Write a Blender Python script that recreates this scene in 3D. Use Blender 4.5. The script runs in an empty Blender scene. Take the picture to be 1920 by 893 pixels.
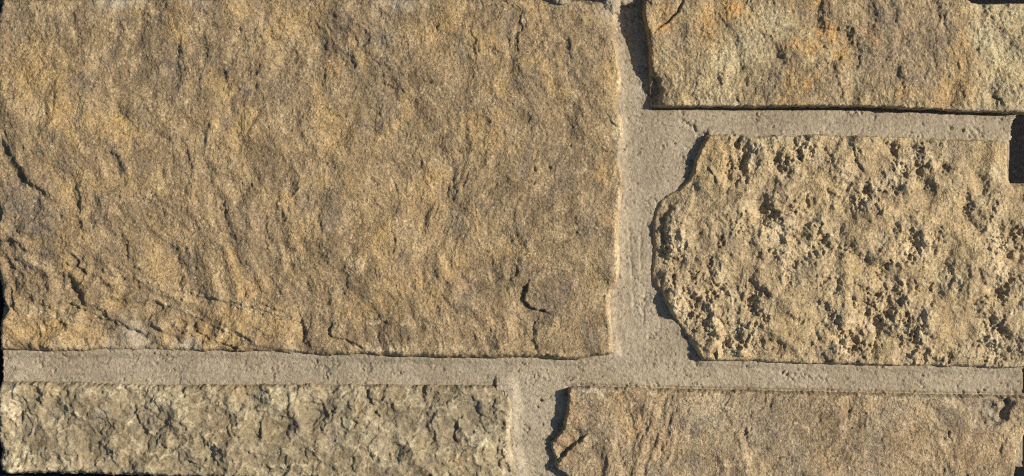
import bpy, math
import numpy as np

# ------------------------------------------------------------------ camera, sky, sun, exposure
S = 1.0 / 3000.0                      # metres per photograph pixel on the stone faces (panel about 0.64 m wide)
PW, PH = 1920.0, 893.0
sc = bpy.context.scene

SUN_EL, SUN_AZ = math.radians(36.5), math.radians(9.0)     # azimuth measured from +X towards +Y

cam_d = bpy.data.cameras.new('camera')
cam = bpy.data.objects.new('camera', cam_d)
sc.collection.objects.link(cam)
CAM_H = 1.15
FACE_Z = 86 * S
cam.location = (0, 0, FACE_Z + CAM_H)
cam.rotation_euler = (0, 0, 0)
cam_d.sensor_width = 36.0
cam_d.lens = 36.0 * CAM_H / (PW * S)
cam_d.clip_start = 0.01
cam_d.clip_end = 200.0
sc.camera = cam

world = bpy.data.worlds.new('World')
sc.world = world
world.use_nodes = True
wn = world.node_tree.nodes
wl = world.node_tree.links
wn.clear()
w_out = wn.new('ShaderNodeOutputWorld')
w_bg = wn.new('ShaderNodeBackground')
w_sky = wn.new('ShaderNodeTexSky')
w_sky.sky_type = 'NISHITA'
w_sky.sun_disc = False
w_sky.sun_elevation = SUN_EL
w_sky.sun_rotation = math.pi / 2 - SUN_AZ
w_bg.inputs['Strength'].default_value = 0.065
wl.new(w_sky.outputs[0], w_bg.inputs['Color'])
wl.new(w_bg.outputs[0], w_out.inputs['Surface'])

sun_d = bpy.data.lights.new('sun', 'SUN')
sun_d.energy = 4.6
sun_d.angle = math.radians(0.5)
sun_d.color = (1.0, 0.93, 0.82)
sun = bpy.data.objects.new('sun', sun_d)
sun.rotation_euler = (0, math.pi / 2 - SUN_EL, SUN_AZ)
sun.location = (1.0, 0.2, 1.5)
sc.collection.objects.link(sun)

sc.view_settings.view_transform = 'Standard'
sc.view_settings.look = 'None'
sc.view_settings.exposure = 0.42
sc.view_settings.gamma = 1.0
sc.view_settings.use_curve_mapping = False
sc.render.engine = 'CYCLES'
sc.cycles.use_denoising = False
sc.cycles.filter_width = 1.1
sc.cycles.max_bounces = 4

# ------------------------------------------------------------------ noise in numpy (photo pixel units, y down)
def _hash(ix, iy, seed):
    ix = ix.astype(np.uint32); iy = iy.astype(np.uint32)
    h = ix * np.uint32(374761393) + iy * np.uint32(668265263) + np.uint32((seed * 2246822519) & 0xffffffff)
    h = (h ^ (h >> np.uint32(13))) * np.uint32(1274126177)
    h = (h ^ (h >> np.uint32(15))) * np.uint32(2246822519)
    return h ^ (h >> np.uint32(16))

def _rnd(ix, iy, seed):
    return _hash(ix, iy, seed).astype(np.float32) * np.float32(1.0 / 4294967296.0)

def perlin(x, y, seed=0):
    x0 = np.floor(x); y0 = np.floor(y)
    fx = (x - x0).astype(np.float32); fy = (y - y0).astype(np.float32)
    ix = x0.astype(np.int64); iy = y0.astype(np.int64)
    u = fx * fx * fx * (fx * (fx * 6 - 15) + 10)
    v = fy * fy * fy * (fy * (fy * 6 - 15) + 10)
    def g(dx, dy):
        a = _rnd(ix + dx, iy + dy, seed) * np.float32(2 * math.pi)
        return np.cos(a) * (fx - dx) + np.sin(a) * (fy - dy)
    a = g(0, 0); b = g(1, 0); c = g(0, 1); d = g(1, 1)
    return ((a + (b - a) * u) + ((c + (d - c) * u) - (a + (b - a) * u)) * v) * np.float32(1.5)

def fbm(x, y, octs=4, seed=0, gain=0.5, lac=2.03):
    t = 0; a = 1.0; n = 0
    for o in range(octs):
        t = t + a * perlin(x + 17.3 * o, y - 9.1 * o, seed + 31 * o)
        n += a; a *= gain; x = x * lac; y = y * lac
    return t / n

def ridged(x, y, octs=3, seed=0, gain=0.5):
    t = 0; a = 1.0; n = 0
    for o in range(octs):
        t = t + a * (1 - 2 * np.abs(perlin(x + 5.7 * o, y + 3.1 * o, seed + 57 * o)))
        n += a; a *= gain; x = x * 2.1; y = y * 2.1
    return t / n

def cells(x, y, seed=0):
    """nearest and second nearest cell distance and a random number for the nearest cell"""
    x0 = np.floor(x).astype(np.int64); y0 = np.floor(y).astype(np.int64)
    f1 = np.full(x.shape, 9.0, np.float32); f2 = f1.copy(); rid = np.zeros(x.shape, np.float32)
    for dy in (-1, 0, 1):
        for dx in (-1, 0, 1):
            cx = x0 + dx; cy = y0 + dy
            d = np.hypot(cx + _rnd(cx, cy, seed) - x, cy + _rnd(cx, cy, seed + 1) - y).astype(np.float32)
            near = d < f1
            f2 = np.where(near, f1, np.minimum(f2, d))
            rid = np.where(near, _rnd(cx, cy, seed + 2), rid)
            f1 = np.where(near, d, f1)
    return f1, f2, rid

def scallop(x, y, seed=0, tilt=0.8, k=0.9, convex=False):
    """broken-rock facets: lower envelope of tilted bowls (sharp ridges) or upper envelope of domes (sharp creases)"""
    x0 = np.floor(x).astype(np.int64); y0 = np.floor(y).astype(np.int64)
    sgn = -1.0 if convex else 1.0
    best = np.full(x.shape, 99.0, np.float32); sec = best.copy()
    for dy in (-1, 0, 1):
        for dx in (-1, 0, 1):
            cx = x0 + dx; cy = y0 + dy
            px = x - (cx + _rnd(cx, cy, seed)); py = y - (cy + _rnd(cx, cy, seed + 1))
            h = 0.5 * (_rnd(cx, cy, seed + 2) - 0.5) + tilt * ((_rnd(cx, cy, seed + 3) - 0.5) * px + (_rnd(cx, cy, seed + 4) - 0.5) * py)
            h = (sgn * h + k * (px * px + py * py)).astype(np.float32)
            sec = np.where(h < best, best, np.minimum(sec, h))
            best = np.minimum(best, h)
    return sgn * best, sec - best

def sstep(a, b, x):
    t = np.clip((x - a) / (b - a), 0, 1)
    return t * t * (3 - 2 * t)

def terrace(f, sharp=0.25):
    b = np.floor(f); r = f - b
    return b + sstep(0.5 - sharp, 0.5 + sharp, r)

# ------------------------------------------------------------------ outlines and features
def poly_sd(X, Y, pts):
    """signed distance to a closed outline, positive inside"""
    P = np.array(pts, np.float32); Q = np.roll(P, -1, 0)
    d2 = np.full(X.shape, 1e12, np.float32); ins = np.zeros(X.shape, bool)
    for (ax, ay), (bx, by) in zip(P, Q):
        ex, ey = bx - ax, by - ay
        t = np.clip(((X - ax) * ex + (Y - ay) * ey) / (ex * ex + ey * ey + 1e-9), 0, 1)
        d2 = np.minimum(d2, (X - ax - t * ex) ** 2 + (Y - ay - t * ey) ** 2)
        if ey != 0:
            c = ((ay > Y) != (by > Y)) & (X < ex * (Y - ay) / ey + ax)
            ins ^= c
    d = np.sqrt(d2)
    return np.where(ins, d, -d)

def line_field(X, Y, pts, low):
    """distance to an open polyline, which side (+ on the low side) and position along it"""
    P = np.array(pts, np.float32)
    L = np.hypot(*(P[1:] - P[:-1]).T); tot = L.sum(); acc = 0
    d2 = np.full(X.shape, 1e12, np.float32); side = np.ones(X.shape, np.float32); s = np.zeros(X.shape, np.float32)
    for i in range(len(P) - 1):
        ax, ay = P[i]; ex, ey = P[i + 1] - P[i]
        t = np.clip(((X - ax) * ex + (Y - ay) * ey) / (ex * ex + ey * ey), 0, 1)
        rx = X - ax - t * ex; ry = Y - ay - t * ey
        dd = rx * rx + ry * ry
        nx, ny = -ey, ex
        o = 1.0 if nx * low[0] + ny * low[1] > 0 else -1.0
        m = dd < d2
        side = np.where(m, np.sign((X - ax) * nx + (Y - ay) * ny) * o, side)
        s = np.where(m, (acc + t * L[i]) / tot, s)
        d2 = np.minimum(dd, d2); acc += L[i]
    return np.sqrt(d2), side, s

def window(X, Y, pts, pad):
    P = np.array(pts); x0, y0 = P.min(0) - pad; x1, y1 = P.max(0) + pad
    i0 = np.searchsorted(Y[:, 0], y0); i1 = np.searchsorted(Y[:, 0], y1)
    j0 = np.searchsorted(X[0], x0); j1 = np.searchsorted(X[0], x1)
    return slice(i0, i1), slice(j0, j1)

def ledge(H, X, Y, pts, low, depth, fall=35.0, soft=1.6, wob=3.0, seed=1):
    w = window(X, Y, pts, fall * 3)
    if H[w].size == 0: return
    x, y = X[w], Y[w]
    xx = x + wob * fbm(x / 14, y / 14, 2, seed + 900); yy = y + wob * fbm(x / 14, y / 14, 2, seed + 901)
    d, side, s = line_field(xx, yy, pts, low)
    tp = np.clip(np.minimum(s, 1 - s) / 0.18, 0, 1) * (0.75 + 0.5 * perlin(s * 5 + seed, s * 0, seed))
    end = np.exp(-np.maximum(d - fall * 2.2, 0) / 4)
    down = sstep(-soft, soft, d * side) * np.exp(-d / fall) * end
    lip = (side < 0) * np.exp(-d / (fall * 0.5)) * 0.22
    H[w] -= depth * tp * (down - lip)

def groove(H, X, Y, pts, depth, wid=1.6, wob=2.5, seed=1):
    w = window(X, Y, pts, wid * 5 + 4)
    if H[w].size == 0: return
    x, y = X[w], Y[w]
    xx = x + wob * fbm(x / 12, y / 12, 2, seed + 700); yy = y + wob * fbm(x / 12, y / 12, 2, seed + 701)
    d, side, s = line_field(xx, yy, pts, (1, 0))
    tp = np.clip(np.minimum(s, 1 - s) / 0.25, 0, 1)
    H[w] -= depth * tp * np.exp(-(d / wid) ** 2)

def nicks(H, X, Y, n, box, seed, depth=(1.5, 4), length=(10, 38)):
    r = np.random.default_rng(seed)
    for i in range(n):
        cx, cy = r.uniform(box[0], box[2]), r.uniform(box[1], box[3])
        a = r.normal(math.pi / 2 + 0.15, 0.55); l = r.uniform(*length)
        pts = [(cx + math.cos(a) * l * t + r.normal(0, 2), cy + math.sin(a) * l * t + r.normal(0, 2)) for t in (-0.5, -0.15, 0.2, 0.5)]
        ledge(H, X, Y, pts, (-1, 0.4), r.uniform(*depth) * r.uniform(.3, 1), r.uniform(4, 14), 1.3, 3.5, seed + i)

def blobs(X, Y, lst, seed, wob=16):
    xx = X + wob * fbm(X / 30, Y / 30, 3, seed) * 2; yy = Y + wob * fbm(X / 30, Y / 30, 3, seed + 5) * 2
    t = np.zeros(X.shape, np.float32)
    for b in lst:
        cx, cy, rx = b[:3]; ry = b[3] if len(b) > 3 else rx; a = b[4] if len(b) > 4 else 1.0
        t = np.maximum(t, a * np.exp(-((xx - cx) / rx) ** 2 - ((yy - cy) / ry) ** 2))
    return t

# ------------------------------------------------------------------ meshes from height fields
def grid(x0, y0, x1, y1, st):
    xs = np.arange(x0, x1 + st, st, dtype=np.float32); ys = np.arange(y0, y1 + st, st, dtype=np.float32)
    return np.meshgrid(xs, ys)

def field_mesh(name, X, Y, H, keep, attrs, mat, base=0.0):
    """solid block: the height field where 'keep' holds, walls down to 'base'"""
    ny, nx = X.shape
    C = keep[:-1, :-1] & keep[1:, :-1] & keep[:-1, 1:] & keep[1:, 1:]
    idx = np.arange(ny * nx).reshape(ny, nx)
    q = np.stack([idx[1:, :-1][C], idx[1:, 1:][C], idx[:-1, 1:][C], idx[:-1, :-1][C]], 1)      # counter-clockwise from above (y is down)
    Z = np.zeros((ny + 1, nx + 1), bool); Z[1:-1, 1:-1][:, :] = False
    pad = np.pad(C, 1)
    E = []
    up = pad[1:, 1:-1]; dn = pad[:-1, 1:-1]               # horizontal grid edges, row i between cell rows i-1 and i
    a = idx[:, :-1]; b = idx[:, 1:]
    m = up & ~dn; E.append(np.stack([a[m], b[m]], 1))
    m = dn & ~up; E.append(np.stack([b[m], a[m]], 1))
    rt = pad[1:-1, 1:]; lf = pad[1:-1, :-1]
    a = idx[:-1, :]; b = idx[1:, :]
    m = rt & ~lf; E.append(np.stack([b[m], a[m]], 1))
    m = lf & ~rt; E.append(np.stack([a[m], b[m]], 1))
    E = np.concatenate(E)
    used = np.unique(q); new = np.full(ny * nx, -1); new[used] = np.arange(len(used))
    q = new[q]; E = new[E]
    bv = np.unique(E); low = np.full(len(used), -1); low[bv] = len(used) + np.arange(len(bv))
    sk = np.stack([E[:, 0], E[:, 1], low[E[:, 1]], low[E[:, 0]]], 1)
    fx, fy, fz = X.ravel()[used], Y.ravel()[used], H.ravel()[used]
    V = np.stack([(fx - PW / 2) * S, (PH / 2 - fy) * S, fz * S], 1)
    B = V[bv].copy(); B[:, 2] = base
    V = np.concatenate([V, B]).astype(np.float32); F = np.concatenate([q, sk]).astype(np.int32)
    me = bpy.data.meshes.new(name)
    me.vertices.add(len(V)); me.vertices.foreach_set('co', V.ravel())
    me.loops.add(F.size); me.loops.foreach_set('vertex_index', F.ravel())
    me.polygons.add(len(F)); me.polygons.foreach_set('loop_start', np.arange(0, F.size, 4, dtype=np.int32))
    me.polygons.foreach_set('loop_total', np.full(len(F), 4, np.int32))
    me.polygons.foreach_set('use_smooth', np.ones(len(F), bool))
    for k, v in attrs.items():
        v = v.ravel()[used]
        at = me.attributes.new(k, 'FLOAT', 'POINT')
        at.data.foreach_set('value', np.concatenate([v, v[bv]]).astype(np.float32))
    me.update(calc_edges=True); me.validate()
    me.materials.append(mat)
    o = bpy.data.objects.new(name, me)
    sc.collection.objects.link(o)
    return o

# ------------------------------------------------------------------ materials
class NT:
    def __init__(s, name):
        s.m = bpy.data.materials.new(name); s.m.use_nodes = True
        s.t = s.m.node_tree; s.t.nodes.clear()
        s.out = s.t.nodes.new('ShaderNodeOutputMaterial'); s.b = s.t.nodes.new('ShaderNodeBsdfPrincipled')
        s.t.links.new(s.b.outputs[0], s.out.inputs['Surface'])
        s.tc = s.t.nodes.new('ShaderNodeTexCoord')
    def l(s, a, b): s.t.links.new(a, b)
    def px(s, sx=1.0, sy=1.0, sz=1.0, rot=0.0):           # object coordinates in photo pixels (1/3 mm), stretched
        n = s.t.nodes.new('ShaderNodeMapping'); n.inputs['Scale'].default_value = (sx / S, sy / S, sz / S)
        n.inputs['Rotation'].default_value = (0, 0, rot); s.l(s.tc.outputs['Object'], n.inputs['Vector']); return n.outputs[0]
    def noise(s, v, size, detail=3, rough=0.55, dist=0.0):
        n = s.t.nodes.new('ShaderNodeTexNoise'); s.l(v, n.inputs['Vector']); n.inputs['Scale'].default_value = 1.0 / size
        n.inputs['Detail'].default_value = detail; n.inputs['Roughness'].default_value = rough; n.inputs['Distortion'].default_value = dist
        return n.outputs['Fac']
    def voro(s, v, size, out='Color', feat='F1'):
        n = s.t.nodes.new('ShaderNodeTexVoronoi'); n.feature = feat; s.l(v, n.inputs['Vector']); n.inputs['Scale'].default_value = 1.0 / size
        return n.outputs[out]
    def rng(s, v, a, b, c=0.0, d=1.0, smooth=True):
        n = s.t.nodes.new('ShaderNodeMapRange'); n.interpolation_type = 'SMOOTHSTEP' if smooth else 'LINEAR'
        s.l(v, n.inputs[0])
        for i, q in zip((1, 2, 3, 4), (a, b, c, d)): n.inputs[i].default_value = q
        return n.outputs[0]
    def math(s, op, a, b=None):
        n = s.t.nodes.new('ShaderNodeMath'); n.operation = op
        for i, q in enumerate((a, b)):
            if q is None: continue
            if isinstance(q, (int, float)): n.inputs[i].default_value = q
            else: s.l(q, n.inputs[i])
        return n.outputs[0]
    def mix(s, f, a, b, mode='MIX'):
        n = s.t.nodes.new('ShaderNodeMix'); n.data_type = 'RGBA'; n.blend_type = mode
        for i, q in ((0, f), (6, a), (7, b)):
            if isinstance(q, (int, float)): n.inputs[i].default_value = q
            elif isinstance(q, tuple): n.inputs[i].default_value = (*q, 1.0)
            else: s.l(q, n.inputs[i])
        return n.outputs[2]
    def attr(s, name):
        n = s.t.nodes.new('ShaderNodeAttribute'); n.attribute_name = name; return n.outputs['Fac']
    def gray(s, v):
        n = s.t.nodes.new('ShaderNodeCombineColor')
        for i in range(3): s.l(v, n.inputs[i])
        return n.outputs[0]
    def bump(s, v, dist, strength=1.0, prev=None):
        n = s.t.nodes.new('ShaderNodeBump'); n.inputs['Distance'].default_value = dist; n.inputs['Strength'].default_value = strength
        s.l(v, n.inputs['Height'])
        if prev is not None: s.l(prev, n.inputs['Normal'])
        return n.outputs[0]

def srgb(r, g, b):
    return tuple(((c / 255) / 12.92 if c / 255 < 0.04045 else ((c / 255 + 0.055) / 1.055) ** 2.4) for c in (r, g, b))

ALB = 1.0
def stone_mat(name, dark, mid, light, ochre, grey, pale, patch=70, grain=3.2, grain_amt=0.44, sparkle=0.25, stretch=0.6, bump_mm=0.20):
    t = NT(name)
    iso = t.px(); an = t.px(1.0, stretch, 1.0, 0.12)
    c = t.mix(t.rng(t.noise(an, patch, 4, 0.6, 0.4), 0.36, 0.62), dark, mid)
    c = t.mix(t.rng(t.noise(an, patch * 0.33, 4, 0.62, 0.3), 0.45, 0.70), c, light)
    c = t.mix(t.math('MULTIPLY', t.rng(t.noise(an, 16, 4, 0.65), 0.50, 0.68), 0.35), c, dark)
    spotty = t.rng(t.noise(iso, 11, 4, 0.7), 0.33, 0.6, 0.35, 1.0)
    c = t.mix(t.math('MULTIPLY', t.attr('ochre'), spotty), c, ochre)
    c = t.mix(t.math('MULTIPLY', t.attr('grey'), spotty), c, grey)
    c = t.mix(t.math('MULTIPLY', t.attr('pale'), spotty), c, pale)
    # sand grains: each grain its own lightness, a few clear or dark ones
    g1 = t.voro(iso, grain); sep = t.t.nodes.new('ShaderNodeSeparateColor'); t.l(g1, sep.inputs[0])
    k = t.math('ADD', t.math('MULTIPLY', t.math('SUBTRACT', sep.outputs[0], 0.5), grain_amt), 1.0)
    k2 = t.rng(t.noise(iso, 3.2, 2, 0.7), 0.3, 0.7, 1 - grain_amt * 0.55, 1 + grain_amt * 0.55, False)
    c = t.mix(1.0, c, t.gray(t.math('MULTIPLY', k, k2)), 'MULTIPLY')
    c = t.mix(t.math('MULTIPLY', t.rng(sep.outputs[1], 0.955, 0.975), sparkle), c, (0.72, 0.62, 0.46))
    c = t.mix(t.math('MULTIPLY', t.rng(sep.outputs[2], 0.93, 0.97), 0.55), c, (0.05, 0.038, 0.026))
    mo = t.math('MULTIPLY', t.attr('mortar_film'), t.rng(t.noise(iso, 7, 4, 0.75), 0.36, 0.56))
    c = t.mix(mo, c, (0.40, 0.335, 0.245))
    t.l(c, t.b.inputs['Base Color'])
    t.b.inputs['Roughness'].default_value = 0.82
    t.b.inputs['Specular IOR Level'].default_value = 0.35
    n = t.bump(t.noise(iso, 9.0, 3, 0.7), bump_mm * 0.004, 1.0)
    n = t.bump(t.math('ADD', t.noise(iso, 3.4, 2, 0.7), t.math('MULTIPLY', sep.outputs[0], 0.3)), bump_mm * 0.0036, 1.0, n)
    t.l(n, t.b.inputs['Normal'])
    return t.m

def mortar_mat():
    t = NT('sand_mortar'); iso = t.px()
    c = t.mix(t.rng(t.noise(iso, 90, 4, 0.6), 0.35, 0.65), (0.305, 0.247, 0.166), (0.38, 0.313, 0.214))
    c = t.mix(t.math('MULTIPLY', t.attr('dark_and_shade'), 0.6), c, (0.25, 0.218, 0.165))  # darker mortar tone, including shade painted into the lower left joint
    c = t.mix(t.attr('dusty'), c, (0.46, 0.385, 0.285))
    g = t.voro(iso, 4.2); sep = t.t.nodes.new('ShaderNodeSeparateColor'); t.l(g, sep.inputs[0])
    k = t.math('ADD', t.math('MULTIPLY', t.math('SUBTRACT', sep.outputs[0], 0.5), 0.30), 1.0)
    k2 = t.rng(t.noise(iso, 4.5, 3, 0.7), 0.3, 0.7, 0.82, 1.18, False)
    c = t.mix(1.0, c, t.gray(t.math('MULTIPLY', k, k2)), 'MULTIPLY')
    c = t.mix(t.math('MULTIPLY', t.rng(sep.outputs[1], 0.95, 0.97), 0.5), c, (0.10, 0.085, 0.065))
    t.l(c, t.b.inputs['Base Color'])
    t.b.inputs['Roughness'].default_value = 0.93; t.b.inputs['Specular IOR Level'].default_value = 0.25
    n = t.bump(t.noise(iso, 6.0, 4, 0.75), 0.0010, 1.0)
    t.l(n, t.b.inputs['Normal'])
    return t.m

def ground_mat():
    t = NT('black_ground'); v = t.px()
    c = t.mix(t.rng(t.noise(v, 7, 3, 0.7), 0.4, 0.7), (0.006, 0.006, 0.007), (0.016, 0.016, 0.018))
    g = t.voro(v, 5.0); sep = t.t.nodes.new('ShaderNodeSeparateColor'); t.l(g, sep.inputs[0])
    c = t.mix(t.math('MULTIPLY', t.rng(sep.outputs[0], 0.95, 0.97), t.rng(t.noise(v, 60, 3), 0.4, 0.7, 0.0, 0.35)), c, (0.08, 0.08, 0.088))
    t.l(c, t.b.inputs['Base Color']); t.b.inputs['Roughness'].default_value = 0.9
    t.b.inputs['Specular IOR Level'].default_value = 0.2
    t.l(t.bump(t.noise(v, 6, 3, 0.7), 0.0015), t.b.inputs['Normal'])
    return t.m

M_BIG = stone_mat('tan_sandstone', (0.180, 0.127, 0.067), (0.292, 0.207, 0.108), (0.395, 0.287, 0.154), (0.43, 0.283, 0.112), (0.165, 0.130, 0.092), (0.56, 0.44, 0.265), 75)
M_TR = stone_mat('mottled_sandstone', (0.20, 0.143, 0.076), (0.345, 0.25, 0.126), (0.435, 0.33, 0.174), (0.48, 0.275, 0.085), (0.19, 0.142, 0.099), (0.46, 0.39, 0.23), 38)
M_MR = stone_mat('pitted_limestone', (0.245, 0.173, 0.092), (0.37, 0.267, 0.139), (0.465, 0.352, 0.19), (0.42, 0.298, 0.138), (0.245, 0.196, 0.13), (0.53, 0.425, 0.257), 60, 3.2, 0.4, 0.2, 0.9)
M_BL = stone_mat('olive_grey_stone', (0.185, 0.140, 0.078), (0.258, 0.20, 0.112), (0.38, 0.304, 0.18), (0.36, 0.255, 0.125), (0.19, 0.158, 0.108), (0.60, 0.505, 0.32), 55, 3.2, 0.24, 0.12, 0.9, 0.11)
M_BR = stone_mat('buff_sandstone', (0.205, 0.147, 0.083), (0.335, 0.243, 0.136), (0.435, 0.326, 0.19), (0.42, 0.275, 0.13), (0.215, 0.182, 0.132), (0.52, 0.42, 0.265), 60)
M_MO = mortar_mat()
M_GR = ground_mat()

# ------------------------------------------------------------------ ground
def ground():
    st = 4.0
    me = bpy.data.meshes.new('ground'); R = 6.0
    me.from_pydata([(-R, -R, 0), (R, -R, 0), (R, R, 0), (-R, R, 0)], [], [(0, 1, 2, 3)])
    me.materials.append(M_GR)
    o = bpy.data.objects.new('ground', me); sc.collection.objects.link(o)
    o['kind'] = 'structure'; o['label'] = 'black speckled ground under the stone panel'
ground()

panel = bpy.data.objects.new('stone_veneer_panel', None)
sc.collection.objects.link(panel)
panel.location = (0, 0, 0); panel.empty_display_size = 0.05
panel['label'] = 'panel of five rough tan stones set in grey sandy mortar'
panel['category'] = 'stone wall'

MORTAR, LOW = 60.0, 49.0
OUT = {
 'big': [(1,-6),(120,-9),(300,-8),(520,-10),(700,-8),(900,-9),(1030,-8),(1100,-3),(1140,-4),(1156,4),(1160,20),(1160,42),(1154,60),(1160,80),(1163,115),(1167,130),(1170,160),(1164,180),(1160,200),(1170,222),(1174,245),(1173,270),(1168,288),(1165,302),(1172,322),(1174,345),(1170,370),(1166,400),(1165,450),(1165,505),(1162,532),(1152,550),(1147,565),(1149,590),(1149,620),(1152,645),(1157,667),(1110,674),(1085,680),(1040,677),(1000,674),(920,676),(860,674),(750,672),(690,669),(600,670),(560,667),(500,665),(430,663),(350,663),(290,662),(180,661),(150,663),(50,662),(-7,660),(-5,640),(-9,620),(-5,600),(7,580),(1,560),(-7,530),(-13,505),(-16,480),(-15,440),(-9,405),(-11,388),(-18,370),(-19,300),(-19,200),(-19,120),(-16,60),(-11,30),(-5,10)],
 'tr': [(1203,-12),(1350,-13),(1500,-12),(1700,-12),(1810,-8),(1822,0),(1845,4),(1900,4),(1946,3),(1952,60),(1949,120),(1951,209),(1920,212),(1880,211),(1850,210),(1800,209),(1760,205),(1700,204),(1650,201),(1600,200),(1500,200),(1400,201),(1300,200),(1222,201),(1215,186),(1217,150),(1216,100),(1212,60),(1205,32),(1204,0)],
 'mr': [(1325,250),(1360,248),(1420,251),(1500,249),(1590,250),(1620,252),(1700,254),(1770,257),(1840,260),(1895,262),(1896,285),(1896,305),(1898,325),(1903,343),(1948,343),(1952,420),(1948,560),(1950,690),(1918,693),(1870,695),(1840,692),(1780,691),(1700,690),(1640,688),(1560,687),(1500,685),(1440,683),(1400,681),(1360,680),(1318,678),(1300,655),(1280,625),(1262,595),(1248,570),(1238,550),(1225,535),(1218,525),(1221,490),(1223,455),(1224,420),(1229,395),(1237,375),(1252,362),(1275,350),(1290,335),(1298,320),(1302,300),(1310,280),(1320,262)],
 'bl': [(-7,713),(50,715),(150,716),(250,720),(350,721),(450,720),(600,719),(700,720),(800,722),(900,723),(950,721),(957,730),(959,745),(963,770),(961,800),(960,830),(965,860),(974,889),(965,910),(700,910),(400,901),(300,897),(200,894),(100,892),(8,892),(-3,886),(-8,864),(-4,848),(-9,820),(-9,780),(-10,750),(-8,730)],
 'br': [(1072,726),(1100,725),(1200,728),(1300,731),(1400,733),(1500,735),(1600,737),(1700,739),(1800,741),(1900,742),(1950,743),(1946,790),(1924,822),(1913,848),(1908,880),(1902,908),(1700,910),(1400,908),(1075,910),(1058,893),(1042,884),(1036,872),(1038,860),(1034,845),(1032,832),(1042,820),(1055,803),(1056,786),(1062,770),(1065,748),(1062,737),(1065,728)],
}

def edge_profile(X, Y, sd, top, width, seed, chip=3.0, low=LOW):
    """vertical broken edges: rounds the face down to the bed at the outline"""
    s = sd + chip * fbm(X / 22, Y / 22, 4, seed + 300, 0.6) + 0.6 * chip * fbm(X / 6, Y / 6, 2, seed + 301)
    w = width * (1 + 0.7 * fbm(X / 60, Y / 60, 2, seed + 302))
    t = np.clip(s / np.maximum(w, 1.5), 0, 1)
    return low + (top - low) * (1 - (1 - t) ** 2.4), s

def finish(name, key, X, Y, H, width, seed, attrs, mat, label, chip=3.0):
    sd = poly_sd(X, Y, OUT[key])
    Z, s = edge_profile(X, Y, sd, H, width, seed, chip)
    o = field_mesh(name, X, Y, Z, s > -1.0, attrs, mat, 0.0)
    o.parent = panel; o['label'] = label
    return o

ST = 1.65
# ------------------------------------------------------------------ the large tan stone
def split_face(X, Y, seed, big=9.0, mid=5.0, small=2.2, fine=1.0):
    lean = 0.25 * fbm(X / 320, Y / 320, 2, seed + 20) - 0.10
    xr = X + lean * Y
    wx = xr + 16 * fbm(X / 60, Y / 60, 3, seed + 1); wy = Y + 16 * fbm(X / 60, Y / 60, 3, seed + 2)
    amp = 0.75 + 0.7 * fbm(X / 150, Y / 150, 2, seed + 21)             # some areas calmer than others
    H = big * fbm(wx / 300, wy / 280, 3, seed + 3)
    H = H + mid * (0.35 * ridged(wx / 110, wy / 150, 2, seed + 4) + 1.0 * fbm(wx / 66, wy / 84, 2, seed + 5) + 0.8 * amp * fbm(wx / 30, wy / 38, 3, seed + 15))
    H = H + 1.5 * terrace(2.4 * fbm(wx / 130, wy / 150, 4, seed + 6, 0.6), 0.22)
    sc1, _ = scallop(wx / 44 + 0.2 * fbm(X / 18, Y / 18, 2, seed + 30), wy / 52 + 0.2 * fbm(X / 18, Y / 18, 2, seed + 31), seed + 7, 1.7, 0.4)
    H = H + small * 1.0 * amp * sc1
    sc2, _ = scallop(wx / 19 + 0.35 * fbm(X / 9, Y / 9, 2, seed), wy / 23 + 0.35 * fbm(X / 9, Y / 9, 2, seed + 32), seed + 8, 1.8, 0.4)
    H = H + small * 0.75 * amp * sc2
    H = H + fine * (1.3 * fbm(wx / 9, wy / 11, 3, seed + 9, 0.68) + 0.9 * fbm(X / 5.2, Y / 5.8, 2, seed + 12))
    return H

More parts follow.
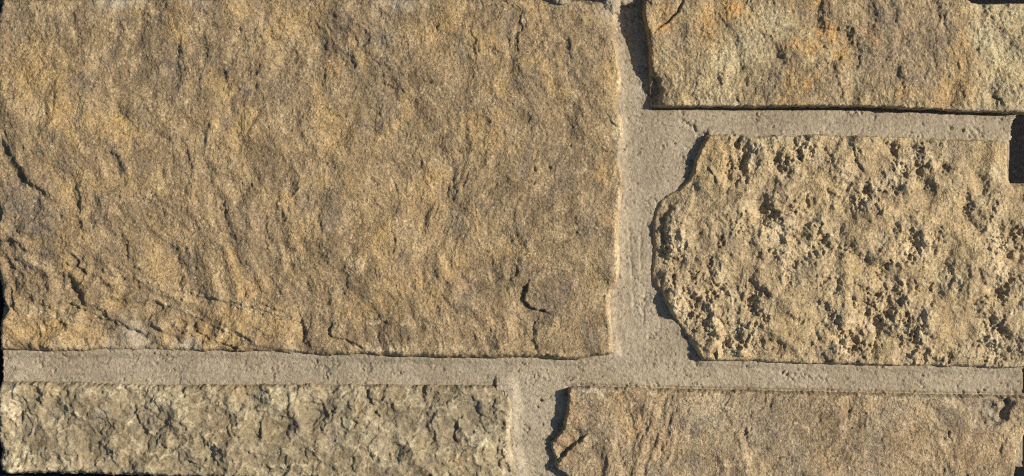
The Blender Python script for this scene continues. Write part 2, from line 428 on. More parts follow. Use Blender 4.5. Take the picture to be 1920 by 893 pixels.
def build_big():
    X, Y = grid(-28, -14, 1182, 688, ST)
    H = 86 + split_face(X, Y, 11, 11, 6.0, 3.7, 1.15)
    # the lower left corner is broken away deeper and coarser
    corner = sstep(30, -60, Y - 470 - 0.42 * (X - 90)) 
    corner = 1 - corner
    rough, _ = scallop((X * 0.8 + Y * 0.5) / 55, (Y * 0.9 - X * 0.45) / 34, 77, 1.2, 0.8)
    rough2, _ = scallop((X * 0.8 + Y * 0.5 + 8 * fbm(X / 20, Y / 20, 2, 78)) / 24, (Y * 0.9 - X * 0.45) / 15, 79, 1.3, 0.8)
    H += corner * (12 * rough + 2.4 * rough2 - 4)
    bed = (Y - 0.40 * X - 420 + 75 * fbm(X / 110, Y / 90, 4, 81, .6)) / 44
    H -= corner * (0.35 + 0.9 * sstep(-.2, .3, fbm(X / 60, Y / 60, 2, 82))) * 7.0 * (terrace(bed, .17) - bed * 0.85)
    H -= 10 * np.exp(-((X - 20) / 70) ** 2 - ((Y - 470) / 110) ** 2)
    L = lambda pts, low, d, f=35, so=1.6, s=1: ledge(H, X, Y, pts, low, d * 0.78, f, so * 1.35, 5.0, s)
    L([(-6,250),(20,288),(35,318),(50,335),(62,350),(80,359),(98,372),(110,388)], (-1,.6), 14, 70, 5.0, 2)
    L([(160,480),(140,500),(127,516),(147,548),(163,572)], (-1,.5), 8, 30, 5.0, 4)
    L([(165,566),(180,575),(218,602),(253,622)], (-.7,.9), 9, 26, 5.0, 5)
    L([(255,590),(290,617),(345,630)], (-.5,1), 6, 20, 5.0, 6)
    L([(350,610),(376,626),(406,643),(456,655),(500,659)], (-.4,1), 9, 16, 1.6, 7)
    L([(0,476),(28,508),(52,528),(82,546)], (-1,.7), 8, 25, 5.0, 8)
    L([(14,530),(20,560),(24,584)], (-1,0), 8, 12, 1.6, 9)
    L([(360,545),(400,560),(440,568)], (-.3,1), 4, 18, 1.6, 10)
    L([(480,566),(520,580),(556,600)], (-.5,1), 5, 20, 1.6, 11)
    L([(570,600),(572,618),(569,638),(582,660)], (-1,0), 9, 22, 5.0, 12)
    L([(624,604),(617,618),(620,632),(640,636),(662,641),(690,660)], (-.8,.6), 9, 14, 1.5, 13)
    L([(992,522),(986,545),(984,566),(992,575),(1012,580),(1040,586)], (-1,.5), 13, 28, 1.4, 14)
    L([(1012,588),(1003,612),(1001,640),(1010,663)], (-1,0), 8, 20, 4.0, 15)
    L([(1008,661),(1040,667),(1072,673)], (-.2,1), 6, 10, 1.3, 16)
    for i, (pts, d) in enumerate((([(140,330),(150,380),(152,440)], 9), ([(128,505),(146,545),(166,582)], 9), ([(226,425),(240,470),(262,515)], 7), ([(322,455),(338,500),(345,535)], 7), ([(210,280),(228,310),(246,345)], 6), ([(250,590),(300,618),(380,632)], 7), ([(560,585),(575,625),(580,655)], 7), ([(735,330),(748,370),(742,410)], 5), ([(480,80),(486,140),(478,180)], 5), ([(420,120),(430,170)], 5), ([(1060,60),(1070,110),(1060,150)], 5), ([(870,220),(876,270),(868,300)], 5), ([(960,440),(970,500),(958,540)], 5), ([(640,480),(652,530),(648,570)], 5), ([(1080,400),(1090,450)], 6), ([(330,70),(340,120),(344,170)], 6), ([(850,330),(858,380)], 4), ([(540,300),(550,350),(546,390)], 5), ([(20,520),(60,560),(100,585)], 7))):
        ledge(H, X, Y, pts, (-1, .2), d, 36, 13, 9, 120 + i)
    L([(664,66),(670,82),(680,97)], (-1,.3), 6, 12, 1.5, 17)
    L([(740,120),(722,140),(724,158),(740,166),(758,170),(772,180)], (-1,.8), 4, 12, 1.2, 18)
    L([(720,195),(705,225),(700,275),(698,300)], (-1,0), 6, 40, 9, 19)
    L([(1032,294),(1012,304),(994,320),(984,328)], (-.4,1), 7, 10, 1.3, 20)
    L([(1124,278),(1138,282),(1156,286)], (-.2,1), 6, 9, 1.2, 21)
    L([(1138,222),(1150,234),(1170,242)], (-.6,.8), 6, 12, 1.5, 22)
    L([(880,56),(886,68),(897,78)], (-1,.3), 4, 12, 1.5, 23)
    L([(300,110),(294,150),(286,200)], (-1,0), 5, 30, 6, 24)
    L([(345,60),(336,100),(330,140)], (-1,0), 6, 26, 5, 25)
    L([(108,150),(102,200),(92,240)], (-1,.2), 4, 24, 4, 26)
    L([(735,420),(742,455),(736,480)], (-1,0), 3.5, 12, 1.3, 27)
    L([(1140,540),(1128,552),(1146,566)], (.6,.6), 5, 14, 2, 28)
    L([(470,340),(476,352)], (-1,0), 5, 8, 1.3, 29)
    L([(455,340),(458,354)], (-1,0), 4, 8, 1.3, 30)
    ridge = np.zeros(X.shape, np.float32)
    for i, (pts, d) in enumerate((([(165,490),(205,516),(290,535),(360,551),(470,576),(560,604),(615,612)], 5), ([(60,545),(110,560),(175,590),(230,612),(300,640)], 5), ([(255,556),(330,580),(400,612),(470,640)], 4), ([(650,616),(720,604),(800,612),(880,626)], 3), ([(20,595),(70,588),(130,600),(190,622)], 4), ([(400,560),(450,580),(520,596)], 4))):
        ledge(H, X, Y, pts, (-.4, 1), d, 22, 3.4, 4.5, 160 + i)
        w = window(X, Y, pts, 30); x, y = X[w], Y[w]
        dd, sd_, q = line_field(x + 4.5 * fbm(x / 14, y / 14, 2, 160 + i + 900), y + 4.5 * fbm(x / 14, y / 14, 2, 160 + i + 901), pts, (-.4, 1))
        ridge[w] = np.maximum(ridge[w], np.where(sd_ < 0, sstep(8, 1, dd), sstep(3, 0, dd)) * np.clip(np.minimum(q, 1 - q) / .15, 0, 1) * (0.15 + 0.85 * sstep(-.1, .35, fbm(x / 34, y / 34, 2, 170 + i))))
    nicks(H, X, Y, 90, (0, 0, 1150, 650), 400, (1.2, 3.6), (6, 26))
    H -= 2.5 * sstep(0.78, 0.9, cells(X / 55, Y / 55, 5)[2]) * sstep(0.10, 0.02, cells(X / 55, Y / 55, 5)[0])     # small weathered holes
    at = {
     'ochre': np.clip(blobs(X, Y, [(60,130,45,60,.8),(110,190,40,40,.7),(200,230,50,30,.5),(320,25,16,20,.9),(325,60,12,16,.9),(440,240,60,40,.5),(150,420,30,60,.5),(80,620,80,22,.9),(180,635,50,18,.8),(430,600,50,40,.6),(510,610,40,40,.6),(560,450,30,50,.4),(700,430,40,60,.5),(870,110,70,60,.4),(790,380,60,60,.35),(740,545,40,40,.5),(840,500,30,30,.5),(640,260,40,60,.4),(300,480,60,60,.5),(230,330,50,40,.5),(440,20,30,20,.4)], 3) + 0.55 * sstep(.05, .4, fbm(X / 80, Y / 100, 4, 60)), 0, 1),
     'grey': np.clip(blobs(X, Y, [(60,400,48,50,.9),(20,440,40,60,.5),(325,130,22,50,.7),(300,30,14,14,.6),(710,80,22,60,.7),(725,200,20,60,.6),(590,560,40,40,.4),(860,130,30,60,.4),(1040,280,30,40,.4),(1050,540,40,40,.4),(960,560,30,60,.2),(520,170,30,60,.4),(230,470,60,60,.3),(640,30,40,40,.4),(30,30,40,30,.5),(480,410,40,40,.3),(1110,420,25,40,.5)], 7) + 0.6 * sstep(.08, .42, fbm(X / 60, Y / 90, 4, 64, .6)), 0, 1),
     'pale': np.clip(blobs(X, Y, [(205,0,30,8,.9),(345,190,12,5,.9),(720,655,50,6,.8),(860,655,40,5,.6),(1162,150,9,30,1),(1164,240,10,34,1),(1158,480,11,60,1),(1148,600,8,50,1),(1158,90,8,30,.8),(1156,30,8,30,.8),(1140,552,16,10,.9),(1160,380,5,60,.7),(270,640,20,6,.6),(140,650,50,4,.4),(1090,320,8,5,.8)], 9, 8) + 0.75 * ridge, 0, 1),
     'mortar_film': np.clip(blobs(X, Y, [(225,0,34,14),(190,12,18,20,.6),(370,0,22,12),(745,4,34,14),(250,632,34,28),(205,640,24,18,.7),(350,648,26,12),(548,658,14,8),(1050,6,16,10),(1140,14,20,26),(1168,300,8,40),(1168,430,6,60,.8),(280,655,60,6,.8)], 13, 8), 0, 1),
    }
    return finish('stone', 'big', X, Y, H, 13, 21, at, M_BIG, 'largest stone, flat tan sandstone block with a cracked lower left corner', 3.0)
build_big()

# ------------------------------------------------------------------ mottled stone above
def build_tr():
    X, Y = grid(1192, -22, 1960, 220, ST)
    H = 92 + split_face(X, Y, 131, 8, 5.6, 5.2, 1.6)
    H += 9 * np.exp(-((X - 1212) / 40) ** 2 - ((Y - 25) / 38) ** 2) - 4 * np.exp(-((X - 1225) / 40) ** 2 - ((Y - 125) / 40) ** 2)
    H -= 14 * np.exp(-((X - 1215) / 26) ** 2) * sstep(120, 200, Y)
    endp = sstep(1812, 1845, X + 12 * fbm(X / 30, Y / 40, 3, 9))
    r, _ = scallop(X / 34, Y / 34, 93, 1.3, 0.8)
    H += endp * (5 * r - 5)
    # lower, shaded step of the left flank
    H -= 12 * sstep(9, -3, X - (1216 + 20 * sstep(115, 165, Y) + 9 * fbm(Y / 20, X / 40, 3, 4))) * sstep(95, 150, Y)
    L = lambda pts, low, d, f=30, so=1.6, s=1: ledge(H, X, Y, pts, low, d * 0.62, f, so * 1.7, 6.0, s)
    groove(H, X, Y, [(1282,-4),(1268,25),(1250,42),(1232,55),(1222,68)], 8, 2.0, 3, 3)
    L([(1282,-4),(1268,25),(1250,42),(1232,55),(1222,68)], (-1,-.4), 3, 18, 1.5, 41)
    L([(1238,158),(1241,180),(1234,198)], (-1,0), 9, 10, 2, 42)
    L([(1290,40),(1284,75),(1288,105)], (-1,0), 5, 18, 3, 43)
    L([(1455,75),(1458,100),(1462,115)], (-1,.3), 5, 18, 2, 44)
    L([(1400,140),(1402,165)], (-1,0), 5, 14, 2, 45)
    L([(1562,110),(1572,150),(1580,190)], (-1,.1), 6, 18, 2.5, 46)
    L([(1615,90),(1610,125)], (-1,0), 6, 18, 2.5, 47)
    L([(1690,120),(1686,140),(1700,152)], (-1,.2), 7, 16, 2, 48)
    L([(1740,125),(1735,150)], (-1,0), 7, 14, 2, 49)
    L([(1708,45),(1712,75)], (-1,0), 5, 16, 2, 50)
    L([(1832,20),(1840,60),(1830,100),(1835,150),(1818,200)], (1,0), 6, 18, 3, 51)
    L([(1855,14),(1842,30)], (-1,-1), 4, 8, 1.3, 52)
    L([(1866,160),(1860,172),(1872,185),(1890,205)], (-1,.6), 6, 12, 1.5, 53)
    L([(1752,190),(1748,200)], (-1,0), 5, 10, 1.5, 54)
    nicks(H, X, Y, 70, (1230, 0, 1920, 200), 600, (1.2, 4.0), (6, 24))
    at = {
     'ochre': np.clip(blobs(X, Y, [(1236,50,14,14,1),(1262,30,14,20,.5),(1325,45,25,30,.8),(1370,20,25,20,.9),(1350,85,25,20,.6),(1488,88,16,12,.9),(1525,90,12,14,.8),(1535,8,14,10,1),(1550,60,20,16,1),(1585,105,16,20,.9),(1520,150,20,20,.6),(1475,190,14,14,.8),(1480,160,14,30,.6),(1630,70,16,14,.6),(1700,170,14,12,.8),(1690,65,20,16,.5),(1805,100,16,80,.7),(1778,170,20,30,.6),(1900,50,14,20,.8),(1880,130,16,14,.7),(1300,170,24,20,.4)], 23, 12) + .25 * sstep(.15, .4, fbm(X / 40, Y / 50, 4, 70)), 0, 1),
     'grey': np.clip(blobs(X, Y, [(1270,60,30,40,.6),(1350,50,14,20,.6),(1650,40,50,40,.9),(1700,80,60,50,.8),(1760,60,50,50,.7),(1690,130,40,40,.8),(1620,100,30,50,.7),(1540,30,30,20,.5),(1450,150,30,50,.6),(1560,170,30,30,.5),(1460,120,14,30,.7),(1730,150,30,30,.7),(1240,175,16,30,.6),(1870,60,20,20,.4)], 27), 0, 1),
     'pale': np.clip(blobs(X, Y, [(1360,110,40,40,.8),(1400,90,40,40,.7),(1450,35,24,30,.8),(1470,60,20,20,.7),(1300,165,40,24,.6),(1340,170,40,20,.7),(1430,105,20,20,.6),(1850,60,40,60,.8),(1880,110,40,60,.9),(1900,30,40,30,.8),(1850,185,20,16,.8),(1900,180,30,30,.7),(1600,150,20,30,.4),(1350,198,40,4,.8),(1840,8,30,4,1)], 29), 0, 1),
     'mortar_film': np.clip(blobs(X, Y, [(1340,200,60,5,.6),(1840,206,30,6,.7)], 31, 6), 0, 1),
    }
    return finish('stone', 'tr', X, Y, H, 7 - 4.2 * sstep(180, 192, Y) * sstep(1232, 1245, X), 141, at, M_TR, 'sandstone block mottled orange and purple grey with a pale greenish end', 2.6)
build_tr()

# ------------------------------------------------------------------ pitted stone
PITS = [(1329,493,6,13),(1411,569,8,22),(1427,552,10,10),(1336,552,14,6),(1352,540,10,5),(1365,311,7,18),(1381,262,8,15),(1395,300,6,20),(1400,330,9,9),(1449,402,10,10),(1529,472,9,9),(1449,477,8,7),(1357,641,8,8),(1387,647,8,8),(1476,528,8,9),(1462,316,6,10),(1502,386,8,9),(1722,459,9,14),(1697,485,14,9),(1665,579,9,16),(1615,567,18,5),(1635,548,10,6),(1646,608,8,16),(1870,459,13,11),(1873,551,10,10),(1857,601,8,10),(1580,633,12,9),(1753,431,8,10),(1734,674,6,7),(1779,674,8,9),(1605,288,5,11),(1476,303,6,6),(1520,280,8,8),(1572,256,8,5),(1666,350,8,8),(1628,364,5,12),(1613,377,4,10),(1698,316,9,6),(1676,280,8,18),(1720,283,10,8),(1725,318,8,8),(1773,316,8,7),(1813,396,6,11),(1512,382,8,8),(1542,444,8,12),(1760,439,8,8),(1865,385,8,7),(1496,291,6,9),(1880,620,10,12),(1850,640,8,20),(1868,665,14,18),(1560,600,8,8),(1500,600,8,8),(1300,600,9,9),(1282,560,8,12),(1262,520,6,10),(1300,520,6,12),(1250,470,6,10),(1590,470,8,6),(1655,500,9,7),(1640,520,12,6),(1320,610,10,8),(1300,560,7,9),(1430,640,8,8),(1460,650,9,6),(1440,600,6,8),(1700,600,8,10),(1720,620,8,8),(1600,655,8,6),(1640,650,7,6),(1690,640,8,8),(1540,540,6,7),(1395,430,7,6),(1350,455,6,8),(1900,520,10,8),(1890,480,10,10),(1745,540,6,6),(1905,430,8,8)]
def build_mr():
    X, Y = grid(1208, 238, 1960, 706, 1.5)
    wx = X + 9 * fbm(X / 30, Y / 30, 3, 201); wy = Y + 9 * fbm(X / 30, Y / 30, 3, 202)
    smooth = np.clip(blobs(X, Y, [(1850,300,50,50),(1690,272,22,30,.9),(1650,300,20,30,.9),(1345,290,28,45),(1325,325,24,26),(1290,365,40,26),(1345,365,26,24,.7),(1610,430,30,40,.8),(1700,390,40,26,.7),(1800,430,30,50,.8),(1820,470,30,40,.7),(1530,330,26,40,.6),(1500,620,40,40,.7),(1780,620,30,50,.8),(1400,500,30,24,.6),(1660,660,24,24,.5),(1600,510,26,40,.6),(1460,570,24,36,.6),(1310,640,30,20,.2),(1900,360,40,14,.9)], 205, 12), 0, 1)
    rough = 1 - smooth
    H = 81.5 + 6 * fbm(X / 200, Y / 200, 2, 206)
    H -= 8 * sstep(60, 0, X - 1225) 
    patch = sstep(-.22, .22, fbm(X / 75, Y / 80, 3, 217))
    dens = blobs(X, Y, [(1710,465,34,34),(1640,580,50,44),(1880,450,40,50),(1870,560,36,60),(1870,650,36,36),(1280,590,44,70),(1330,560,40,50),(1420,560,26,36),(1690,290,40,40),(1725,310,30,30),(1520,290,50,36),(1390,300,24,50),(1450,400,60,40),(1530,460,50,40),(1590,640,50,30),(1720,620,50,50),(1380,640,50,26),(1260,460,26,50),(1640,370,30,30)], 229, 14)
    rough = rough * np.clip(0.16 + 0.40 * patch + 0.75 * dens, 0, 1.1)
    sd0 = poly_sd(X, Y, OUT['mr'])
    H -= 7 * sstep(40, 0, sd0) * (X < 1345) * (Y > 330)
    vx = wx + 5 * fbm(X / 8, Y / 8, 2, 218); vy = wy + 5 * fbm(X / 8, Y / 8, 2, 219)
    crag = fbm(vx / 64, vy / 74, 4, 207, 0.62)
    H += (0.22 + 0.78 * rough) * 18 * crag + 12 * fbm(wx / 90, wy / 80, 2, 227) + 7 * fbm(wx / 46, wy / 42, 2, 228)
    H += rough * 11.5 * fbm(vx / 30, vy / 34, 4, 221, 0.6)
    H -= rough * 4.5 * sstep(0.0, 0.7, ridged(vx / 40, vy / 46, 3, 208, 0.6))
    kn, _ = scallop(vx / 21, vy / 21, 210, 1.6, 0.5)
    H += (0.15 + rough) * 4.2 * kn
    kn2, _ = scallop(vx / 9, vy / 9, 211, 1.4, 0.6)
    H += (0.25 + rough) * 1.7 * kn2
    H += 3.0 * fbm(X / 60, Y / 60, 4, 213) + 1.5 * fbm(X / 7, Y / 7, 3, 214, 0.65) * (0.5 + rough)
    pit = np.zeros(X.shape, np.float32)
    xx = X + 16 * fbm(X / 11, Y / 11, 3, 215, .65); yy = Y + 16 * fbm(X / 11, Y / 11, 3, 216, .65)
    for (cx, cy, rx, ry) in PITS:
        w = window(X, Y, [(cx, cy)], 3.2 * max(rx, ry) + 8)
        e = np.sqrt(((xx[w] - cx) / (rx * 1.15)) ** 2 + ((yy[w] - cy) / (ry * 1.15)) ** 2)
        pit[w] = np.maximum(pit[w], sstep(1.7, 0.1, e))
    H -= (6 + 5 * dens) * pit * (0.85 + .5 * fbm(X / 20, Y / 20, 2, 219))
    H = np.where(H < 70, 70 - 9 * (1 - np.exp((H - 70) / 9)), H) - 5 * np.exp(-((X - 1310) / 50) ** 2 - ((Y - 300) / 60) ** 2)
    L = lambda pts, low, d, ff=20, so=1.6, s=1: ledge(H, X, Y, pts, low, d, ff, so, 2.0, s)
    L([(1328,310),(1340,330),(1348,350)], (-1,.4), 5, 12, 1.3, 61)
    L([(1303,345),(1300,385),(1280,415)], (1,.4), 5, 20, 3, 62)
    L([(1250,400),(1246,440),(1254,470)], (-1,0), 8, 14, 2, 63)
    L([(1404,520),(1404,545),(1400,580)], (1,0), 6, 16, 1.5, 64)
    L([(1600,265),(1606,300),(1628,330)], (-1,0), 5, 14, 1.5, 65)
    L([(1260,590),(1290,630),(1330,662),(1420,672)], (-.7,.7), 6, 16, 4, 66)
    at = {
     'ochre': np.clip(smooth * 0.75 + blobs(X, Y, [(1345,300,30,40,.6),(1700,500,50,50,.4),(1400,672,80,8,.6),(1560,340,30,30,.5)], 220), 0, 1),
     'grey': np.clip(blobs(X, Y, [(1245,430,20,50,.6),(1300,372,34,24,.6),(1800,290,24,30,.6),(1290,660,30,20,.5),(1870,650,30,40,.6),(1710,300,50,40,.4),(1440,560,16,26,.5),(1380,450,60,40,.3)], 222) + .3 * rough * sstep(.1, .4, fbm(X / 50, Y / 50, 3, 223)), 0, 1),
     'pale': np.clip(rough * (0.25 + 0.75 * sstep(-.1, .35, fbm(X / 45, Y / 45, 4, 224))) + blobs(X, Y, [(1870,325,18,16,1),(1740,256,40,4,1),(1650,252,40,4,.9)], 225, 4), 0, 1),
     'mortar_film': np.clip(blobs(X, Y, [(1450,252,90,5,.6),(1860,692,60,6,.7)], 226, 6), 0, 1),
    }
    return finish('stone', 'mr', X, Y, H, 9, 241, at, M_MR, 'pitted buff stone with deep holes and a stepped right corner', 2.2)
build_mr()

# ------------------------------------------------------------------ olive grey chipped stone
def build_bl():
    X, Y = grid(-22, 702, 984, 922, ST)
    wx = X + 12 * fbm(X / 40, Y / 40, 3, 301); wy = Y + 12 * fbm(X / 40, Y / 40, 3, 302)
    H = 76 + 5 * fbm(X / 200, Y / 120, 2, 303)
    a, ea = scallop(wx / 74, wy / 60, 304, 2.0, 0.9)
    b, eb = scallop((wx + 6 * fbm(X / 12, Y / 12, 2, 330)) / 35, (wy + 6 * fbm(X / 12, Y / 12, 2, 331)) / 28, 306, 1.9, 0.75)
    c, ec = scallop(wx / 11, wy / 11, 308, 1.3, 0.7)
    calm = sstep(-.05, .3, fbm(X / 90, Y / 80, 2, 309))
    H += 14 * a + (10.5 - 4.5 * calm) * b + (2.3 - 1.4 * calm) * c
    H += 2.4 * terrace(3.5 * fbm(wx / 60, wy / 60, 4, 310), .1) + 0.6 * fbm(X / 8, Y / 8, 3, 311)
    L = lambda pts, low, d, f=20, so=1.6, s=1: ledge(H, X, Y, pts, low, d * 0.7, f, so * 1.3, 5.0, s)
    L([(38,770),(40,782),(34,795)], (-1,.3), 9, 12, 1.5, 71)
    L([(70,720),(72,740),(76,765)], (-1,0), 8, 14, 1.6, 72)
    L([(250,760),(258,790),(275,815)], (-1,.2), 10, 24, 2, 73)
    L([(300,830),(310,842),(325,848)], (-.6,.8), 7, 14, 1.6, 74)
    L([(340,725),(346,745)], (-1,.3), 8, 12, 1.5, 75)
    L([(685,722),(690,745),(700,760)], (-1,.2), 11, 16, 2, 76)
    L([(705,770),(712,785)], (-1,.4), 7, 12, 1.5, 77)
    L([(795,725),(800,745)], (-1,0), 7, 14, 1.8, 78)
    L([(860,790),(852,815),(858,835)], (-1,0), 10, 18, 2, 79)
    L([(930,748),(924,770)], (-1,0), 8, 12, 1.6, 80)
    L([(935,866),(940,880)], (-1,0), 7, 10, 1.5, 81)
    L([(400,835),(402,860),(410,875)], (-1,.2), 7, 14, 1.6, 82)
    L([(450,840),(470,850),(480,862)], (-.7,.7), 6, 12, 1.6, 83)
    nicks(H, X, Y, 60, (0, 715, 960, 890), 800, (1.5, 4.5), (8, 26))
    vein = np.maximum(.5 * sstep(.09, .0, ea) * sstep(-.3, .1, fbm(X / 60, Y / 60, 2, 312)), 0.5 * sstep(.12, .0, eb) * sstep(-.15, .2, fbm(X / 45, Y / 45, 2, 313)))
    for i, pts in enumerate(([(172,874),(192,862),(215,851),(224,842)], [(266,850),(300,856),(325,853),(350,830),(372,822),(401,813),(430,804),(467,795)], [(112,756),(135,772),(157,790)], [(254,762),(246,782),(236,802)], [(490,873),(530,876),(585,872)], [(401,813),(398,840),(402,868)], [(610,812),(650,806),(700,812)], [(740,742),(770,760),(800,764)], [(560,830),(590,846),(604,870)], [(330,770),(372,760),(410,762)], [(455,760),(500,772),(540,768)], [(640,770),(610,790),(604,812)], [(820,845),(850,852),(880,846)], [(690,848),(720,862),(745,858)], [(20,842),(60,850),(110,846)], [(330,742),(380,736),(430,744)])):
        w = window(X, Y, pts, 12)
        x, y = X[w], Y[w]
        d, _, q = line_field(x + 9 * fbm(x / 14, y / 14, 3, 340 + i), y + 9 * fbm(x / 14, y / 14, 3, 360 + i), pts, (1, 0))
        vein[w] = np.maximum(vein[w], (0.65 if i < 6 else 0.35) * sstep(2.8, 0.8, d) * np.clip(np.minimum(q, 1 - q) / .1, 0, 1))
        H[w] += 1.6 * sstep(6, 0, d)
    at = {
     'ochre': np.clip(blobs(X, Y, [(100,760,30,30,.3),(575,728,20,10,.8),(450,728,12,20,.7),(860,870,50,20,.5),(300,775,30,20,.3),(80,735,40,14,.6),(430,800,30,20,.4),(950,860,20,30,.6)], 320), 0, 1),
     'grey': np.clip(.35 * sstep(.0, .3, fbm(X / 55, Y / 55, 3, 321)) + blobs(X, Y, [(130,800,60,40,.5),(280,800,40,40,.5),(620,780,40,40,.3),(830,790,60,40,.5),(900,760,40,40,.5),(720,800,40,30,.4)], 322), 0, 1),
     'pale': np.clip(vein + blobs(X, Y, [(20,780,24,50,.7),(25,870,30,20,.9),(100,872,50,12,.7),(170,732,60,14,.4),(255,730,50,20,.7),(300,750,40,16,.6),(640,735,40,14,.4),(910,820,30,20,.8),(560,740,60,20,.4),(945,850,14,40,.8),(700,820,40,30,.4),(500,760,40,20,.5),(956,780,6,60,.8)], 323), 0, 1) * sstep(.38, .55, 0.5 + 0.6 * fbm(X / 10, Y / 10, 3, 324) + .1),
     'mortar_film': np.clip(blobs(X, Y, [(962,800,8,90,.7),(185,780,12,10,.6),(620,830,12,14,.6)], 325, 6), 0, 1),
    }
    return finish('stone', 'bl', X, Y, H, 11, 341, at, M_BL, 'olive grey chipped stone streaked with cream veins', 4.0)
build_bl()

# ------------------------------------------------------------------ buff stone
def build_br():
    X, Y = grid(1022, 714, 1960, 918, ST)
    H = 82 + split_face(X, Y, 411, 8, 3.9, 4.2, 1.2)
    L = lambda pts, low, d, f=30, so=1.6, s=1: ledge(H, X, Y, pts, low, d * (1 if s == 91 else 0.5), f, so * (1 if s == 91 else 1.7), 5.0, s)
    L([(1104,815),(1092,826),(1072,840),(1056,858),(1046,872)], (-1,-.5), 13, 26, 2, 91)
    L([(1168,772),(1180,775),(1200,758)], (-.5,.8), 5, 14, 1.5, 92)
    L([(1282,744),(1290,757),(1322,757),(1360,747)], (-.2,1), 6, 14, 1.5, 93)
    L([(1352,750),(1365,785),(1378,805)], (-1,.3), 6, 18, 2, 94)
    L([(1258,780),(1256,810),(1260,830)], (-1,0), 6, 18, 2.5, 95)
    L([(1400,800),(1400,825),(1410,835)], (-1,.2), 8, 14, 2, 96)
    L([(1432,745),(1440,765)], (-1,0), 7, 14, 2, 97)
    L([(1466,735),(1450,752),(1443,775)], (-1,0), 7, 14, 1.6, 98)
    L([(1545,775),(1538,790)], (-1,0), 6, 10, 1.6, 99)
    L([(1745,748),(1735,765)], (-1,0), 5, 12, 1.5, 100)
    L([(1548,850),(1556,880)], (-1,.3), 5, 16, 1.6, 101)
    L([(1655,800),(1658,850)], (-1,0), 5, 26, 3, 102)
    L([(1100,748),(1112,770)], (-1,.6), 4, 14, 1.5, 103)
    L([(1212,872),(1210,893)], (-1,0), 5, 14, 1.6, 104)
    L([(1925,770),(1900,805),(1880,842),(1872,870)], (-.9,-.4), 5, 30, 2, 105)
    nicks(H, X, Y, 70, (1060, 735, 1900, 893), 1000, (1.2, 4.0), (6, 24))
    chipm = blobs(X, Y, [(1864,766,34,30)], 430, 10)
    cc, _ = scallop(X / 15, Y / 15, 431, 1.6, 1.0)
    H -= sstep(.25, .6, chipm) * (11 - 9 * cc)
    at = {
     'ochre': np.clip(blobs(X, Y, [(1075,770,12,30,.9),(1060,830,20,14,.6),(1165,740,14,20,.7),(1200,745,14,14,.6),(1180,800,40,30,.5),(1240,830,40,40,.5),(1320,860,30,30,.4),(1550,870,16,30,.7),(1700,830,30,50,.5),(1600,760,40,20,.4),(1820,850,50,30,.4),(1900,820,24,50,.7)], 440) + .25 * sstep(.1, .4, fbm(X / 50, Y / 60, 4, 441)), 0, 1),
     'grey': np.clip(blobs(X, Y, [(1097,750,10,18,.9),(1140,800,30,20,.5),(1310,790,40,30,.7),(1350,810,30,40,.6),(1420,800,40,50,.6),(1460,800,30,40,.5),(1300,870,24,24,.6),(1490,860,30,40,.5),(1862,768,34,32,1),(1780,770,30,40,.4),(1640,830,20,60,.4),(1240,880,24,20,.5)], 442), 0, 1),
     'pale': np.clip(blobs(X, Y, [(1330,770,50,30,.5),(1120,727,40,4,.9),(1210,729,30,4,.9),(1340,735,20,6,.7),(1620,740,60,6,.7),(1760,743,60,6,.8),(1680,770,40,30,.4),(1905,825,18,40,.5)], 443), 0, 1),
     'mortar_film': np.clip(blobs(X, Y, [(1100,728,60,6,.7),(1780,742,60,6,.6),(1860,775,8,8,.9)], 445, 6), 0, 1),
    }
    return finish('stone', 'br', X, Y, H, 8, 461, at, M_BR, 'buff sandstone block with a diagonal split at its rounded end', 3.0)
build_br()

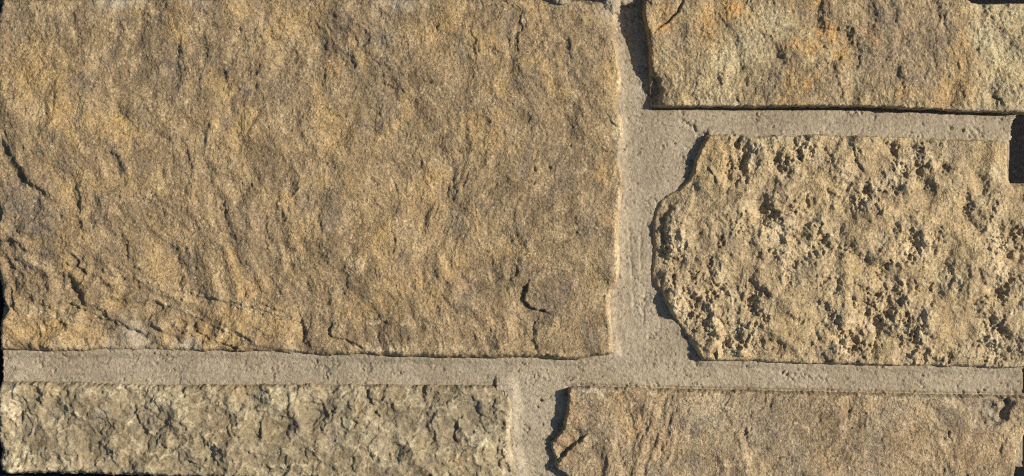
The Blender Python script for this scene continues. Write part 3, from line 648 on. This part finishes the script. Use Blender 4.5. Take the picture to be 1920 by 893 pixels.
# ------------------------------------------------------------------ mortar bed
def build_mortar():
    X, Y = grid(-8, -16, 1940, 912, 1.9)
    inside = np.full(X.shape, -1e6, np.float32); per = {}
    for k in OUT:
        P = np.array(OUT[k]); w = window(X, Y, OUT[k], 60)
        d = np.full(X.shape, -60.0, np.float32); d[w] = poly_sd(X[w], Y[w], OUT[k]); per[k] = d
        inside = np.maximum(inside, d)
    r = fbm(X / 9, Y / 9, 3, 501) * 4 + fbm(X / 40, Y / 40, 2, 502) * 4
    field = (X > -2 + r) & (Y > -12) & (Y < 908) & (X < 1925 + r * .6)
    field &= ~((Y > 190) & (Y < 300) & (X > 1912 - 10 * sstep(205, 250, Y) + r * .6 + 6 * sstep(225, 212, Y)))
    keep = field & (inside < 14) & ~((Y > 870) & (X < 940)) & ~((X > 1899) & (Y > 262) & (Y < 350)) & ~((Y > 880) & (X > 1090)) & ~((X < 1140) & (Y < 40)) & ~((Y < 30) & (X > 1240))
    out = np.maximum(-inside, 0)
    sandy = fbm(X / 70, Y / 60, 3, 503)                          # trowelled smooth in places, open and sandy in others
    H = MORTAR + 3.0 * fbm(X / 160, Y / 120, 3, 504)
    H += 1.1 * fbm(X / 30, Y / 30, 3, 505)
    g = fbm(X / 6.5, Y / 6.5, 3, 506, 0.65)
    H += (0.6 + 0.9 * sstep(-.1, .35, sandy)) * g
    # trowel strokes along each joint
    vert = ((X > 1140) & (X < 1330) & (Y > 20) & (Y < 660)).astype(np.float32)
    H += vert * 0.35 * ridged(X / 16, Y / 260, 2, 507) + (1 - vert) * 0.35 * ridged(X / 260, Y / 17, 2, 508)
    # torn crumbs and open pores
    tear = fbm((X + 6 * g) / 26, (Y + 6 * g) / 20, 4, 509, .65)
    H -= 2.6 * sstep(.10, .6, np.abs(fbm(X / 13, Y / 13, 3, 512, .6)) * 2.2 * sstep(.02, .3, tear) * (0.5 + sstep(-.1, .3, sandy)))
    f1, f2, rid = cells((X + 5 * g) / 9, (Y + 5 * g) / 9, 511)
    near = sstep(16, 2, out)
    H += (0.5 + 1.0 * near) * sstep(.5, .1, f1) * sstep(.72, .85, rid)
    # the joint dips along the top of the lower stones and along the upper right stone, rises a little where it meets the big one
    H += 3 * sstep(6, 0, -per['bl']) * (Y < 724)
    H -= 4 * sstep(6, 0, -per['br']) * (Y < 745)
    H -= 8 * sstep(7, 1, -per['tr']) * (X > 1225)
    H += 1 * sstep(14, 0, -per['big']) * (X > 1100)
    H += 6 * sstep(22, 0, -per['bl']) * (X > 930)
    H += 5 * sstep(16, 0, -per['mr']) * (Y < 300) * (X > 1330)
    H += 4 * sstep(14, 0, -per['mr']) * (Y > 660)
    H += 5 * sstep(14, 0, -per['big']) * (Y > 640)
    for pts, d in (([(1298,232),(1308,246),(1325,247)], 5), ([(1286,224),(1300,240)], 3), ([(1215,372),(1222,385)], 3), ([(1180,400),(1186,500),(1190,600)], 2), ([(1202,420),(1204,520)], 2), ([(1212,540),(1206,620)], 2.5)):
        groove(H, X, Y, pts, d, 1.8, 4, 5)
    for cx, cy, rr in ((1015,752,4),(1009,766,3),(1016,755,3),(1840,736,5),(1850,734,4),(1810,244,4),(1790,240,4),(1885,222,4),(1478,704,5),(1470,700,4)):
        w = window(X, Y, [(cx, cy)], 16)
        H[w] -= 4 * sstep(1.3, .3, np.hypot(X[w] - cx, (Y[w] - cy) * 1.3) / rr + 1.6 * fbm(X[w] / 5, Y[w] / 5, 2, 520))
    at = {
     'dark_and_shade': np.clip(blobs(X, Y, [(650,690,90,18,.5),(880,700,80,18,.5),(1560,226,120,16,.6),(1400,226,60,14,.4),(1000,800,30,60,.2),(280,680,50,12,.3),(300,713,260,4,1)], 531) , 0, 1),  # darker patches; the long thin strip paints the shade of a bevelled joint edge
     'dusty': np.clip(0.7 * sstep(12, 0, -per['big']) * (X > 1140) + .6 * sstep(22, 2, -per['bl']) * (X > 940) + blobs(X, Y, [(30,690,40,30,.35),(1180,600,30,80,.25)], 533), 0, 1) * sstep(.3, .6, .5 + fbm(X / 12, Y / 12, 3, 532)),
    }
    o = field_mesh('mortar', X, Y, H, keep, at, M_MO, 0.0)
    o.parent = panel; o['label'] = 'grey sandy mortar filling the joints between the stones'
    return o
mortar = build_mortar()

# mortar splashes stuck on the top edge of the large stone
def lump(cx, cy, rx, ry, rz, z, seed):
    n, m = 40, 22
    u = np.linspace(0, 2 * math.pi, n, endpoint=False); v = np.linspace(0, math.pi, m)
    U, V = np.meshgrid(u, v)
    px, py, pz = np.sin(V) * np.cos(U), np.sin(V) * np.sin(U), np.cos(V)
    k = 1 + .35 * fbm(px * 1.7 + seed, py * 1.7 + pz * 1.3, 3, seed) + .22 * fbm(px * 6 + pz * 2, py * 6 - pz * 2, 2, seed + 3)
    vs = np.stack([((cx + px * rx * k) - PW / 2) * S, (PH / 2 - (cy + py * ry * k)) * S, (z + pz * rz * k) * S], -1).reshape(-1, 3)
    fs = []
    for i in range(m - 1):
        for j in range(n):
            fs.append((i * n + j, i * n + (j + 1) % n, (i + 1) * n + (j + 1) % n, (i + 1) * n + j))
    me = bpy.data.meshes.new('mortar_lump'); me.from_pydata(vs.tolist(), [], fs); me.validate()
    for p in me.polygons: p.use_smooth = True
    me.materials.append(M_MO)
    o = bpy.data.objects.new('mortar_lump', me); sc.collection.objects.link(o); o.parent = mortar
    return o
lump(1052, -1, 15, 11, 9, 88, 3)
lump(1146, 8, 17, 19, 10, 80, 9)
lump(1172, -2, 22, 10, 10, 72, 15)
